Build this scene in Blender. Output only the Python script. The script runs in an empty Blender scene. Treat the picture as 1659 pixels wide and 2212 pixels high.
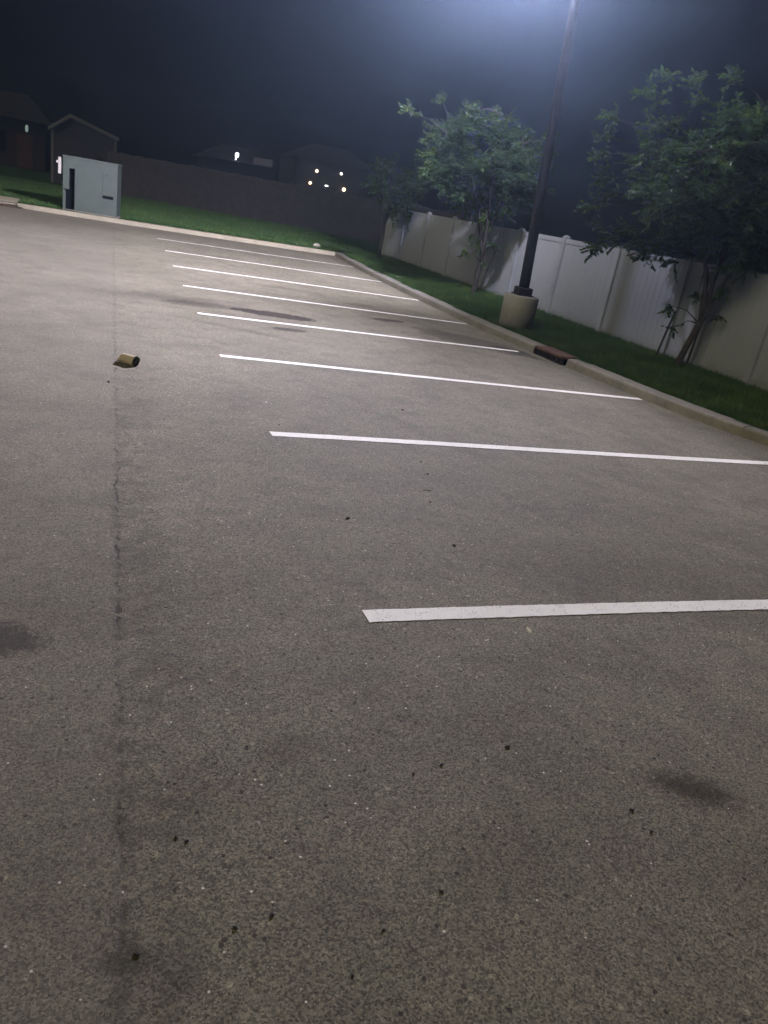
import bpy, math, random
import numpy as np
from mathutils import Vector, Matrix
R = math.radians
sc = bpy.context.scene
col = sc.collection
rnd = random.Random(7)

# ------------------------------------------------------------------ helpers
class MB:
    def __init__(s): s.v = []; s.f = []
    def add(s, vs, fs):
        n = len(s.v); s.v += [tuple(v) for v in vs]; s.f += [tuple(i + n for i in f) for f in fs]
    def box(s, x0, x1, y0, y1, z0, z1, M=None, b=0.0):
        if b > 0:
            # chamfered in plan and on top
            ring = lambda d, z: [(x0+d+b, y0+d, z), (x1-d-b, y0+d, z), (x1-d, y0+d+b, z), (x1-d, y1-d-b, z),
                                 (x1-d-b, y1-d, z), (x0+d+b, y1-d, z), (x0+d, y1-d-b, z), (x0+d, y0+d+b, z)]
            vs = ring(0, z0) + ring(0, z1-b) + ring(b*.7, z1)
            fs = [tuple(range(7, -1, -1)), tuple(range(16, 24))]
            for k in (0, 8):
                for i in range(8):
                    j = (i+1) % 8; fs.append((k+i, k+j, k+8+j, k+8+i))
        else:
            vs = [(x0,y0,z0),(x1,y0,z0),(x1,y1,z0),(x0,y1,z0),(x0,y0,z1),(x1,y0,z1),(x1,y1,z1),(x0,y1,z1)]
            fs = [(3,2,1,0),(4,5,6,7),(0,1,5,4),(1,2,6,5),(2,3,7,6),(3,0,4,7)]
        if M is not None: vs = [M @ Vector(v) for v in vs]
        s.add(vs, fs)
    def lathe(s, prof, seg=32, c=(0,0,0), M=None):
        vs = []; fs = []
        for r, z in prof:
            for i in range(seg):
                a = 2*math.pi*i/seg; vs.append((c[0]+r*math.cos(a), c[1]+r*math.sin(a), c[2]+z))
        for k in range(len(prof)-1):
            for i in range(seg):
                j = (i+1) % seg; fs.append((k*seg+i, k*seg+j, (k+1)*seg+j, (k+1)*seg+i))
        fs.append(tuple(range(seg-1, -1, -1))); n = (len(prof)-1)*seg; fs.append(tuple(range(n, n+seg)))
        if M is not None: vs = [M @ Vector(v) for v in vs]
        s.add(vs, fs)
    def tube(s, pts, rad, seg=7):
        pts = [Vector(p) for p in pts]; vs = []; fs = []; n = len(pts)
        for k, p in enumerate(pts):
            d = (pts[min(k+1, n-1)] - pts[max(k-1, 0)]).normalized()
            u = d.cross(Vector((.31, .87, .2))).normalized(); w = d.cross(u)
            r = rad[k] if isinstance(rad, (list, tuple)) else rad
            for i in range(seg):
                a = 2*math.pi*i/seg; vs.append(p + (u*math.cos(a) + w*math.sin(a))*r)
        for k in range(n-1):
            for i in range(seg):
                j = (i+1) % seg; fs.append((k*seg+i, k*seg+j, (k+1)*seg+j, (k+1)*seg+i))
        fs.append(tuple(range(seg-1, -1, -1))); fs.append(tuple(range((n-1)*seg, n*seg)))
        s.add(vs, fs)
    def build(s, name, mat, parent=None, smooth=False, loc=(0,0,0)):
        me = bpy.data.meshes.new(name); me.from_pydata(s.v, [], s.f); me.update()
        if smooth: me.polygons.foreach_set('use_smooth', [True]*len(me.polygons))
        o = bpy.data.objects.new(name, me); col.objects.link(o); me.materials.append(mat)
        o.location = loc
        if parent: o.parent = parent
        return o

def tag(o, label=None, cat=None, group=None, kind=None):
    if label: o['label'] = label
    if cat: o['category'] = cat
    if group: o['group'] = group
    if kind: o['kind'] = kind
    return o

def thing(name, loc, label, cat, group=None, rz=0):
    o = bpy.data.objects.new(name, None); col.objects.link(o); o.location = loc; o.rotation_euler.z = rz
    o.empty_display_size = .2
    return tag(o, label, cat, group)

class NT:
    """tiny node builder"""
    def __init__(s, nt): s.nt = nt
    def n(s, t, **k):
        nd = s.nt.nodes.new(t)
        for a, b in k.items(): setattr(nd, a, b)
        return nd
    def put(s, sock, v):
        if v is None: return
        if hasattr(v, 'is_linked') or isinstance(v, bpy.types.NodeSocket): s.nt.links.new(v, sock)
        else:
            if isinstance(v, (tuple, list)) and len(v) == 3 and sock.type == 'RGBA': v = (*v, 1)
            sock.default_value = v
    def m(s, op, a, b=None, c=None, clamp=False):
        nd = s.n('ShaderNodeMath', operation=op, use_clamp=clamp)
        s.put(nd.inputs[0], a); s.put(nd.inputs[1], b); s.put(nd.inputs[2], c); return nd.outputs[0]
    def ss(s, x, a, b):
        nd = s.n('ShaderNodeMapRange', interpolation_type='SMOOTHSTEP')
        s.put(nd.inputs[0], x); nd.inputs[1].default_value = a; nd.inputs[2].default_value = b
        nd.inputs[3].default_value = 0; nd.inputs[4].default_value = 1; return nd.outputs[0]
    def noise(s, vec, scale, detail=4, rough=.55, dist=0):
        nd = s.n('ShaderNodeTexNoise'); s.put(nd.inputs['Vector'], vec)
        nd.inputs['Scale'].default_value = scale; nd.inputs['Detail'].default_value = detail
        nd.inputs['Roughness'].default_value = rough; nd.inputs['Distortion'].default_value = dist
        return nd.outputs['Fac']
    def voro(s, vec, scale, out='Distance', feature='F1'):
        nd = s.n('ShaderNodeTexVoronoi', feature=feature); s.put(nd.inputs['Vector'], vec)
        nd.inputs['Scale'].default_value = scale; return nd.outputs[out]
    def mix(s, f, a, b, mode='MIX'):
        nd = s.n('ShaderNodeMix', data_type='RGBA', blend_type=mode)
        s.put(nd.inputs[0], f); s.put(nd.inputs[6], a); s.put(nd.inputs[7], b); return nd.outputs[2]
    def sep(s, v):
        nd = s.n('ShaderNodeSeparateXYZ'); s.put(nd.inputs[0], v); return nd.outputs
    def comb(s, x, y, z):
        nd = s.n('ShaderNodeCombineXYZ'); s.put(nd.inputs[0], x); s.put(nd.inputs[1], y); s.put(nd.inputs[2], z)
        return nd.outputs[0]
    def bump(s, h, strength, dist):
        nd = s.n('ShaderNodeBump'); s.put(nd.inputs['Height'], h)
        nd.inputs['Strength'].default_value = strength; nd.inputs['Distance'].default_value = dist
        return nd.outputs[0]

def new_mat(name):
    m = bpy.data.materials.new(name); m.use_nodes = True
    nt = m.node_tree; b = nt.nodes['Principled BSDF']
    return m, NT(nt), b

def simple(name, c, rough=.6, var=.25, scale=6, metal=0, bump=0, bscale=60, spec=.5):
    m, k, b = new_mat(name)
    pos = k.n('ShaderNodeTexCoord').outputs['Object']
    f = k.noise(pos, scale, 5, .6)
    f2 = k.noise(pos, scale*9, 3, .6)
    lo = tuple(x*(1-var) for x in c); hi = tuple(min(1, x*(1+var)) for x in c)
    cc = k.mix(k.ss(f, .3, .7), lo, hi)
    cc = k.mix(k.m('MULTIPLY', k.ss(f2, .35, .75), .35), cc, tuple(x*(1-var*1.4) for x in c))
    k.put(b.inputs['Base Color'], cc)
    b.inputs['Roughness'].default_value = rough; b.inputs['Metallic'].default_value = metal
    b.inputs['Specular IOR Level'].default_value = spec
    if bump: k.put(b.inputs['Normal'], k.bump(k.noise(pos, bscale, 4, .6), bump, .01))
    return m

def emit(name, c, strength):
    m = bpy.data.materials.new(name); m.use_nodes = True; nt = m.node_tree; nt.nodes.clear()
    e = nt.nodes.new('ShaderNodeEmission'); e.inputs[0].default_value = (*c, 1); e.inputs[1].default_value = strength
    o = nt.nodes.new('ShaderNodeOutputMaterial'); nt.links.new(e.outputs[0], o.inputs[0]); return m

# ------------------------------------------------------------------ camera (27 mm equivalent phone, 1.81 m up)
cam_d = bpy.data.cameras.new('camera'); cam = bpy.data.objects.new('camera', cam_d); col.objects.link(cam)
sc.camera = cam
X = Vector((0.93725043, -0.30796467, 0.16346066)); U = Vector((-0.02752088, 0.40202026, 0.91521708))
F = Vector((0.34756902, 0.86228619, -0.36831821))
cam.matrix_world = Matrix(((X.x, U.x, -F.x, 0), (X.y, U.y, -F.y, 0), (X.z, U.z, -F.z, 1.811), (0, 0, 0, 1)))
cam_d.sensor_fit = 'VERTICAL'; cam_d.sensor_height = 36; cam_d.sensor_width = 27
cam_d.lens = 36*1641/2212; cam_d.clip_start = .05; cam_d.clip_end = 2000

# ------------------------------------------------------------------ asphalt
def asphalt_material():
    m, k, b = new_mat('asphalt')
    pos = k.n('ShaderNodeNewGeometry').outputs['Position']
    x, y, _ = k.sep(pos)
    big = k.noise(pos, .35, 4, .6); mid = k.noise(pos, 2.2, 5, .65); mid2 = k.noise(pos, 11, 4, .6)
    g1 = k.noise(pos, 120, 4, .75); g2 = k.noise(pos, 260, 2, .6)
    base = k.mix(k.ss(big, .3, .7), (.146, .138, .106), (.195, .184, .145))
    base = k.mix(k.m('MULTIPLY', k.ss(mid, .42, .72), .5), base, (.082, .078, .064))
    base = k.mix(k.m('MULTIPLY', k.ss(mid2, .45, .75), .3), base, (.085, .078, .062))
    # aggregate: stones of differing greys with dark binder between
    nd = k.n('ShaderNodeTexVoronoi', feature='F1'); k.put(nd.inputs['Vector'], pos); nd.inputs['Scale'].default_value = 165
    stone = k.sep(nd.outputs['Color'])
    nd2 = k.n('ShaderNodeTexVoronoi', feature='F1'); k.put(nd2.inputs['Vector'], pos); nd2.inputs['Scale'].default_value = 46
    st2 = k.sep(nd2.outputs['Color'])
    tone = k.m('ADD', k.m('MULTIPLY', stone[0], 1.25), .42)
    tone = k.m('MULTIPLY', tone, k.m('ADD', k.m('MULTIPLY', g1, 1.15), .42))
    tone = k.m('MULTIPLY', tone, k.m('ADD', k.m('MULTIPLY', g2, .7), .65))
    # larger chips now and then
    chip = k.m('MULTIPLY', k.m('GREATER_THAN', st2[1], .8), k.m('LESS_THAN', nd2.outputs['Distance'], .42))
    tone = k.m('MULTIPLY', tone, k.m('ADD', 1, k.m('MULTIPLY', chip, k.m('SUBTRACT', k.m('MULTIPLY', st2[0], .75), .2))))
    hue = k.mix(stone[1], (1.03, .99, .95), (.97, 1.0, 1.0))
    hue = k.mix(k.ss(k.noise(pos, 40, 3, .6), .35, .7), hue, (1.02, .99, .95), 'MULTIPLY')
    c = k.mix(1, base, k.comb(tone, tone, tone), 'MULTIPLY')
    c = k.mix(1, c, hue, 'MULTIPLY')
    mo = k.noise(pos, 4.5, 4, .65); mo2 = k.noise(pos, 1.3, 3, .6)
    c = k.mix(k.ss(mo, .4, .62), k.mix(1, c, (.94, .965, .92), 'MULTIPLY'), k.mix(1, c, (1.02, 1.0, .975), 'MULTIPLY'))
    c = k.mix(k.ss(mo2, .4, .65), c, k.mix(1, c, (.98, .97, 1.0), 'MULTIPLY'))
    # white quartz specks, denser in a band in front of the camera
    nd3 = k.n('ShaderNodeTexVoronoi', feature='F1'); k.put(nd3.inputs['Vector'], pos); nd3.inputs['Scale'].default_value = 62
    w = k.sep(nd3.outputs['Color'])
    sp = k.m('MULTIPLY', k.m('GREATER_THAN', w[0], .989), k.m('LESS_THAN', nd3.outputs['Distance'], .26))
    c = k.mix(sp, c, (.72, .69, .62))
    nd4 = k.n('ShaderNodeTexVoronoi', feature='F1'); k.put(nd4.inputs['Vector'], pos); nd4.inputs['Scale'].default_value = 48
    w4 = k.sep(nd4.outputs['Color'])
    pit = k.m('MULTIPLY', k.m('GREATER_THAN', w4[2], .985), k.m('LESS_THAN', nd4.outputs['Distance'], .34))
    c = k.mix(k.m('MULTIPLY', pit, .8), c, (.02, .018, .015))
    # stains with their own outlines
    wob = k.noise(pos, 3.1, 4, .6); wob2 = k.noise(pos, 14, 3, .6)
    wob3 = k.noise(pos, 26, 4, .65); wob4 = k.noise(pos, 90, 3, .7)
    def blob(cx, cy, rx, ry, ang, edge, amt, colr, c):
        wa, wb = (wob3, wob4) if rx < .3 and cy < 4 else (wob, wob2); am = 1.7 if rx < .3 and cy < 4 else .9
        ca, sa = math.cos(ang), math.sin(ang)
        dx = k.m('SUBTRACT', x, cx); dy = k.m('SUBTRACT', y, cy)
        u = k.m('DIVIDE', k.m('ADD', k.m('MULTIPLY', dx, ca), k.m('MULTIPLY', dy, sa)), rx)
        v = k.m('DIVIDE', k.m('SUBTRACT', k.m('MULTIPLY', dy, ca), k.m('MULTIPLY', dx, sa)), ry)
        d = k.m('SQRT', k.m('ADD', k.m('MULTIPLY', u, u), k.m('MULTIPLY', v, v)))
        d = k.m('ADD', d, k.m('MULTIPLY', k.m('SUBTRACT', wa, .5), am))
        d = k.m('ADD', d, k.m('MULTIPLY', k.m('SUBTRACT', wb, .5), am*.6))
        f = k.m('SUBTRACT', 1, k.ss(d, 1-edge, 1+edge))
        return k.mix(k.m('MULTIPLY', f, amt), c, k.mix(1, c, tuple(min(1, q/.15) for q in colr), 'MULTIPLY'))
    dk = (.032, .027, .029)
    c = blob(2.42, 11.86, .68, .24, -.15, .04, .95, dk, c)
    c = blob(2.42, 10.68, .25, .13, .1, .08, .8, dk, c)
    c = blob(4.6, 12.76, .33, .15, .1, .12, .75, dk, c)
    c = blob(5.65, 11.5, 1.05, .5, -.85, .12, .5, dk, c)
    c = blob(6.2, 10.95, .5, .2, -1.1, .15, .55, dk, c)
    c = blob(1.25, 12.0, .5, .26, .2, .6, .62, dk, c)
    c = blob(.75, 12.3, .9, .28, .1, .9, .45, dk, c)
    c = blob(1.6, 10.3, .7, .1, -.5, .6, .3, dk, c)
    c = blob(4.5, 14.3, .4, .2, 0, .8, .3, dk, c)
    c = blob(3.2, 15.4, .4, .18, 0, .8, .35, dk, c)
    c = blob(2.5, 19.8, .5, .25, 0, .8, .3, dk, c)
    c = blob(-.42, 2.86, .22, .12, -.2, .3, .95, (.028, .026, .022), c)
    c = blob(2.1, 1.68, .15, .075, -.5, .7, .9, (.035, .031, .022), c)
    c = blob(.24, 1.9, .2, .13, 0, .9, .35, (.05, .047, .035), c)
    c = blob(.09, 1.37, .07, .04, 0, .6, .65, (.03, .027, .02), c)
    c = blob(.63, 2.08, .12, .07, 0, .9, .35, (.05, .045, .035), c)
    c = blob(2.6, 3.4, .5, .3, .4, .9, .22, (.06, .055, .05), c)
    c = blob(.5, 3.3, .4, .3, .4, .9, .2, (.06, .055, .05), c)
    c = blob(3.4, 3.2, .9, .3, -.3, .9, .25, (.06, .055, .05), c)
    c = blob(1.2, 1.5, .25, .15, .4, .9, .3, (.055, .05, .042), c)
    # paving seam running up the lot, broken and wandering
    wn = k.noise(pos, 1.6, 5, .7)
    wn2 = k.noise(pos, 9, 4, .7)
    sx = k.m('ADD', .075, k.m('ADD', k.m('MULTIPLY', k.m('SUBTRACT', wn, .5), .06), k.m('MULTIPLY', k.m('SUBTRACT', wn2, .5), .085)))
    sd = k.m('ABSOLUTE', k.m('SUBTRACT', x, sx))
    br = k.m('MULTIPLY', k.ss(k.noise(pos, 2.1, 3, .6), .45, .6), k.ss(k.noise(pos, 19, 3, .6), .38, .55))
    crack = k.m('MULTIPLY', k.m('SUBTRACT', 1, k.ss(sd, .003, .011)), br)
    halo = k.m('SUBTRACT', 1, k.ss(sd, .0, .04))
    fade = k.m('SUBTRACT', 1, k.ss(y, 7, 12))
    c = k.mix(k.m('MULTIPLY', k.m('MULTIPLY', crack, .92), fade), c, (.02, .018, .015))
    c = k.mix(k.m('MULTIPLY', k.m('MULTIPLY', halo, k.ss(mid2, .35, .65)), .4), c, (.06, .055, .045))
    rag = k.m('MULTIPLY', k.m('MULTIPLY', k.ss(x, .04, .09), k.m('SUBTRACT', 1, k.ss(x, .16, .42))), k.m('SUBTRACT', 1, k.ss(y, 5, 9)))
    rag = k.m('MULTIPLY', rag, k.ss(k.m('ADD', mid2, k.m('MULTIPLY', mid, .5)), .62, .88))
    c = k.mix(k.m('MULTIPLY', rag, .36), c, (.055, .052, .038))
    lf = k.m('MULTIPLY', k.m('SUBTRACT', 1, k.ss(k.m('ADD', x, k.m('MULTIPLY', k.m('SUBTRACT', mid2, .5), .35)), .0, .14)), .22)
    c = k.mix(lf, c, (.15, .14, .12))
    # silt washed against the far kerb
    silt = k.m('MULTIPLY', k.ss(k.m('ADD', y, k.m('MULTIPLY', wob, 1.2)), 24.6, 26.4), .55)
    c = k.mix(silt, c, (.17, .15, .115))
    k.put(b.inputs['Base Color'], c)
    b.inputs['Roughness'].default_value = .78
    b.inputs['Specular IOR Level'].default_value = .35
    h = k.m('ADD', k.m('MULTIPLY', stone[2], .25), k.m('ADD', k.m('ADD', g1, k.m('MULTIPLY', g2, .6)), k.m('MULTIPLY', crack, -1.5)))
    h = k.m('ADD', h, k.m('MULTIPLY', pit, -1))
    k.put(b.inputs['Normal'], k.bump(h, .6, .0045))
    return m

M = {}
M['asphalt'] = asphalt_material()
mb = MB(); mb.add([(-60,-30,0),(9,-30,0),(9,26.7,0),(-60,26.7,0)], [(0,1,2,3)])
tag(mb.build('parking_lot', M['asphalt']), kind='structure')

# ------------------------------------------------------------------ grass ground
def zg(x, y):
    z = .118
    z += .075*min(1, max(0, (x-7.0)/2.2)) if y < 26 else 0
    if y >= 26: z += .075*min(1, (y-26)/10)
    return z
KR = [(8.3, 4.0), (7.7, 5.25), (7.22, 6.4), (7.0, 7.07), (6.87, 7.67), (6.78, 8.37), (6.71, 9.3), (6.64, 10.29), (6.6, 11.1),
      (6.53, 13.5), (6.56, 16.4), (6.66, 19.4), (6.85, 22.8), (7.14, 26.25)]
def smooth_path(P, step=.12):
    P = [Vector((p[0], p[1], 0)) for p in P]; out = []
    for i in range(len(P)-1):
        p0 = P[max(i-1, 0)]; p1 = P[i]; p2 = P[i+1]; p3 = P[min(i+2, len(P)-1)]
        n = max(2, int((p2-p1).length/step))
        for j in range(n):
            t = j/n
            out.append(.5*((2*p1) + (p2-p0)*t + (2*p0-5*p1+4*p2-p3)*t*t + (3*p1-p0-3*p2+p3)*t**3))
    out.append(P[-1]); return out
kerb_line = smooth_path(KR)
def kerb_x(y):
    if y <= kerb_line[0].y: return kerb_line[0].x + (kerb_line[0].y-y)*.45
    for a, b in zip(kerb_line, kerb_line[1:]):
        if a.y <= y <= b.y: return a.x+(b.x-a.x)*(y-a.y)/(b.y-a.y)
    return kerb_line[-1].x

def grass_material():
    m, k, b = new_mat('grass')
    pos = k.n('ShaderNodeNewGeometry').outputs['Position']
    a = k.noise(pos, .8, 4, .6); c1 = k.noise(pos, 6, 4, .65); c2 = k.noise(pos, 70, 3, .7)
    c = k.mix(k.ss(a, .35, .7), (.022, .06, .016), (.035, .085, .022))
    c = k.mix(k.m('MULTIPLY', k.ss(c1, .5, .75), .5), c, (.075, .115, .03))
    c = k.mix(k.m('MULTIPLY', k.ss(c2, .4, .7), .55), c, (.012, .03, .008))
    k.put(b.inputs['Base Color'], c); b.inputs['Roughness'].default_value = .8
    b.inputs['Specular IOR Level'].default_value = .2
    k.put(b.inputs['Normal'], k.bump(k.m('ADD', c2, k.m('MULTIPLY', c1, .5)), .8, .04))
    return m
M['grass'] = grass_material()
# verge beside the fence
mb = MB(); ys = [-6 + i*.5 for i in range(66)]; ys[-1] = 26.45
for i, y in enumerate(ys):
    kx = kerb_x(y)+.2
    xs = [kx, kx+.4, kx+1.0, kx+1.6, 9.3, 12, 20, 60]
    xs = sorted(xs)
    for x in xs: mb.v.append((x, y, zg(x, y) + .012*math.sin(3.1*x+1.7*y)))
for i in range(len(ys)-1):
    for j in range(7): mb.f.append((i*8+j, i*8+j+1, (i+1)*8+j+1, (i+1)*8+j))
tag(mb.build('grass_verge', M['grass'], smooth=True), kind='structure')
# lawn beyond the far kerb
mb = MB(); xs = [-60, -30, -20, -12, -8, -5, -3, -1, 1, 3, 5, 7, 9, 12, 16, 22, 30, 60]; ys = [26.45, 27.2, 28.5, 30, 32, 35, 38, 42, 48, 60, 80, 120]
for y in ys:
    for x in xs: mb.v.append((x, y, zg(0, y) + (.01*math.sin(2.1*x+1.3*y) if y > 27 else 0)))
n = len(xs)
for i in range(len(ys)-1):
    for j in range(n-1): mb.f.append((i*n+j, i*n+j+1, (i+1)*n+j+1, (i+1)*n+j))
tag(mb.build('lawn', M['grass'], smooth=True), kind='structure')
# earth sheet to the horizon
M['earth'] = simple('earth', (.03, .035, .02), .95, .4, .3)
mb = MB(); mb.add([(-900,-900,-.25),(900,-900,-.25),(900,900,-.25),(-900,900,-.25)], [(0,1,2,3)])
tag(mb.build('ground', M['earth']), kind='structure')

# grass blades (nobody could count them)
def blades(name, mat, gen, n, h0, h1, w, seed):
    rs = np.random.RandomState(seed)
    P = gen(rs, n); n = len(P)
    ang = rs.rand(n)*6.283; lean = rs.randn(n, 2)*.35; h = h0+(h1-h0)*rs.rand(n)
    d = np.stack([np.cos(ang), np.sin(ang), np.zeros(n)], 1)*w*(.6+.8*rs.rand(n))[:, None]
    top = P + np.stack([lean[:, 0]*h, lean[:, 1]*h, h], 1)
    V = np.empty((n, 3, 3)); V[:, 0] = P-d; V[:, 1] = P+d; V[:, 2] = top
    me = bpy.data.meshes.new(name); me.vertices.add(n*3); me.vertices.foreach_set('co', V.ravel())
    me.loops.add(n*3); me.loops.foreach_set('vertex_index', np.arange(n*3, dtype=np.int32))
    me.polygons.add(n); me.polygons.foreach_set('loop_start', np.arange(0, n*3, 3, dtype=np.int32))
    me.update(calc_edges=True); me.materials.append(mat)
    o = bpy.data.objects.new(name, me); col.objects.link(o); return o
def blade_mat():
    m, k, b = new_mat('grass_blades')
    pos = k.n('ShaderNodeNewGeometry').outputs['Position']
    f = k.noise(pos, 60, 2, .5); f2 = k.noise(pos, 2, 3, .6)
    c = k.mix(f, (.018, .050, .012), (.048, .10, .026)); c = k.mix(k.m('MULTIPLY', k.ss(f2, .45, .7), .5), c, (.11, .15, .04))
    k.put(b.inputs['Base Color'], c); b.inputs['Roughness'].default_value = .6; b.inputs['Specular IOR Level'].default_value = .25
    return m
M['blades'] = blade_mat()
kxs = np.array([p.x for p in kerb_line]); kys = np.array([p.y for p in kerb_line])
def gen_verge(rs, n):
    y = 4.5 + 22*rs.rand(n)**1.5; kx = np.interp(y, kys, kxs)+.3
    x = kx - .03 + (9.35-kx)*rs.rand(n)**1.2
    z = .115+.075*np.clip((x-7.0)/2.2, 0, 1)
    return np.stack([x, y, z], 1)
def gen_far(rs, n):
    x = -6 + 15*rs.rand(n); y = 26.5 + 15*rs.rand(n)**1.8
    z = .113+.075*np.clip((y-26)/10, 0, 1)
    P = np.stack([x, y, z], 1)
    bad = ((x > -1.5) & (x < .3) & (y > 26.5) & (y < 27.9)) | ((x < -2.6) & (y < 28.5))
    return P[~bad]
tag(blades('grass', M['blades'], gen_verge, 130000, .04, .10, .0045, 3), 'short green grass strip between the kerb and the white fence', 'grass', kind='stuff')
tag(blades('grass', M['blades'], gen_far, 90000, .05, .12, .009, 4), 'green mown lawn beyond the far kerb around the utility box', 'grass', kind='stuff')

# ------------------------------------------------------------------ concrete kerbs
def concrete(name, c, dirt=.5):
    m, k, b = new_mat(name)
    pos = k.n('ShaderNodeNewGeometry').outputs['Position']
    a = k.noise(pos, 1.4, 5, .65); s = k.noise(pos, 14, 5, .65); g = k.noise(pos, 160, 3, .7)
    cc = k.mix(k.ss(a, .3, .7), tuple(v*.8 for v in c), tuple(min(1, v*1.12) for v in c))
    cc = k.mix(k.m('MULTIPLY', k.ss(s, .48, .75), dirt), cc, tuple(v*.5 for v in c))
    cc = k.mix(k.m('MULTIPLY', k.ss(g, .45, .7), .35), cc, tuple(v*.55 for v in c))
    k.put(b.inputs['Base Color'], cc); b.inputs['Roughness'].default_value = .9; b.inputs['Specular IOR Level'].default_value = .25
    k.put(b.inputs['Normal'], k.bump(k.m('ADD', g, s), .5, .006))
    return m
M['kerb'] = concrete('kerb_concrete', (.235, .225, .195))
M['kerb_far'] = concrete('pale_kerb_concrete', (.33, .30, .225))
PROF = [(0, -.05), (.008, .02), (.016, .092), (.024, .112), (.045, .123), (.075, .125), (.27, .125), (.295, .12), (.305, .1), (.305, -.05)]
def sweep_kerb(name, pts, mat, joints=3.05, ds=.0, side=1):
    mb = MB(); L = 0; st = []
    for i, p in enumerate(pts):
        if i: L += (p-pts[i-1]).length
        d = (pts[min(i+1, len(pts)-1)] - pts[max(i-1, 0)]).normalized()
        st.append((p, d, L))
    # insert grooves at the joints
    out = []; nj = joints
    for i, (p, d, l) in enumerate(st):
        if i and l >= nj and i < len(st)-2:
            for o_, g in ((-.012, 0), (-.006, .014), (.006, .014), (.012, 0)): out.append((p+d*o_, d, g))
            nj += joints
        else: out.append((p, d, 0))
    n = len(PROF)
    r2 = random.Random(len(pts))
    for p, d, g in out:
        nrm = Vector((d.y, -d.x, 0))*side
        for (u, z) in PROF:
            uu = min(max(u, g), .305-g); zz = z-g if z > 0 else z
            j = r2.uniform(-.0022, .0022) if z > 0 else 0
            q = p + nrm*(uu+j); mb.v.append((q.x, q.y, zz+j))
    for i in range(len(out)-1):
        for j in range(n-1): mb.f.append((i*n+j, (i+1)*n+j, (i+1)*n+j+1, i*n+j+1))
    mb.f.append(tuple(range(n))); mb.f.append(tuple(range((len(out)-1)*n+n-1, (len(out)-1)*n-1, -1)))
    o = mb.build(name, mat); tag(o, kind='structure')
    o.data.polygons.foreach_set('use_smooth', [False]*len(o.data.polygons)); return o
near = [p for p in kerb_line if p.y <= 10.26]; far = [p for p in kerb_line if p.y >= 11.1]
sweep_kerb('kerb', near, M['kerb'], 3.05)
sweep_kerb('kerb', far, M['kerb'], 3.05)
FK = [(7.16, 26.22), (6.6, 26.16), (5.6, 26.1), (3.7, 26.08), (1.4, 26.05), (-.5, 26.12), (-1.8, 26.25), (-2.62, 26.4)]
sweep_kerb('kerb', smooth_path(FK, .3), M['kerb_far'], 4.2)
# concrete walk that breaks the kerb line at the left
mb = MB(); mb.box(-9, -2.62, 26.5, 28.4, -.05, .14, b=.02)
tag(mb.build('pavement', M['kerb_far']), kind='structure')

# ------------------------------------------------------------------ parking lines
def paint_material():
    m, k, b = new_mat('line_paint')
    pos = k.n('ShaderNodeNewGeometry').outputs['Position']
    g = k.noise(pos, 95, 3, .7); w = k.noise(pos, 9, 4, .7); s = k.noise(pos, 1.2, 3, .6)
    c = k.mix(k.ss(s, .3, .7), (.80, .80, .74), (.90, .90, .84))
    wear = k.m('ADD', k.m('MULTIPLY', k.ss(g, .56, .64), k.ss(w, .38, .64)), k.m('MULTIPLY', k.ss(g, .69, .72), .5), clamp=True)
    c = k.mix(k.m('MULTIPLY', wear, .85), c, (.16, .15, .14))
    fine = k.ss(k.noise(pos, 230, 2, .6), .5, .75)
    c = k.mix(k.m('MULTIPLY', fine, .25), c, (.4, .39, .37))
    k.put(b.inputs['Base Color'], c); b.inputs['Roughness'].default_value = .7
    k.put(b.inputs['Normal'], k.bump(g, .5, .004))
    return m
M['paint'] = paint_material()
LN = [(1.19, 2.96, 6.9, 3.02), (1.24, 5.745, 6.62, 5.84), (1.17, 8.49, 6.74, 8.34), (1.18, 11.17, 6.28, 11.04),
      (1.19, 13.88, 6.46, 13.53), (1.21, 16.66, 6.53, 16.42), (1.22, 19.62, 6.64, 19.46), (1.2, 22.7, 6.83, 22.8)]
ordn = ['nearest', 'second', 'third', 'fourth', 'fifth', 'sixth', 'seventh', 'farthest']
extra = ['', '', ' beside the gutter of the storm drain', ' just below the big oval oil stain', ' running above the big oval oil stain', '', '', ' lying closest to the far kerb']
for i, (x0, y0, x1, y1) in enumerate(LN):
    mb = MB(); n = int((x1-x0)/.035); r3 = random.Random(40+i)
    w = .056
    e0 = [r3.gauss(0, .0018) for _ in range(n+1)]; e1 = [r3.gauss(0, .0018) for _ in range(n+1)]
    for j in range(n+1):
        t = j/n; x = x0+(x1-x0)*t; y = y0+(y1-y0)*t + .012*math.sin(t*5.2+i)
        mb.v.append((x+(.006 if j == 0 else 0), y-w+e0[j], .004)); mb.v.append((x, y+w+e1[j], .004))
    for j in range(n): mb.f.append((2*j, 2*j+2, 2*j+3, 2*j+1))
    o = mb.build('parking_line', M['paint'])
    lab = f'{ordn[i]} white painted parking line' + (', counted from the camera' if 0 < i < 7 and not extra[i] else '') + extra[i]
    if i == 0: lab = 'nearest and widest looking white painted parking line'
    tag(o, lab, 'parking line', 'painted parking bay lines')

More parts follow.
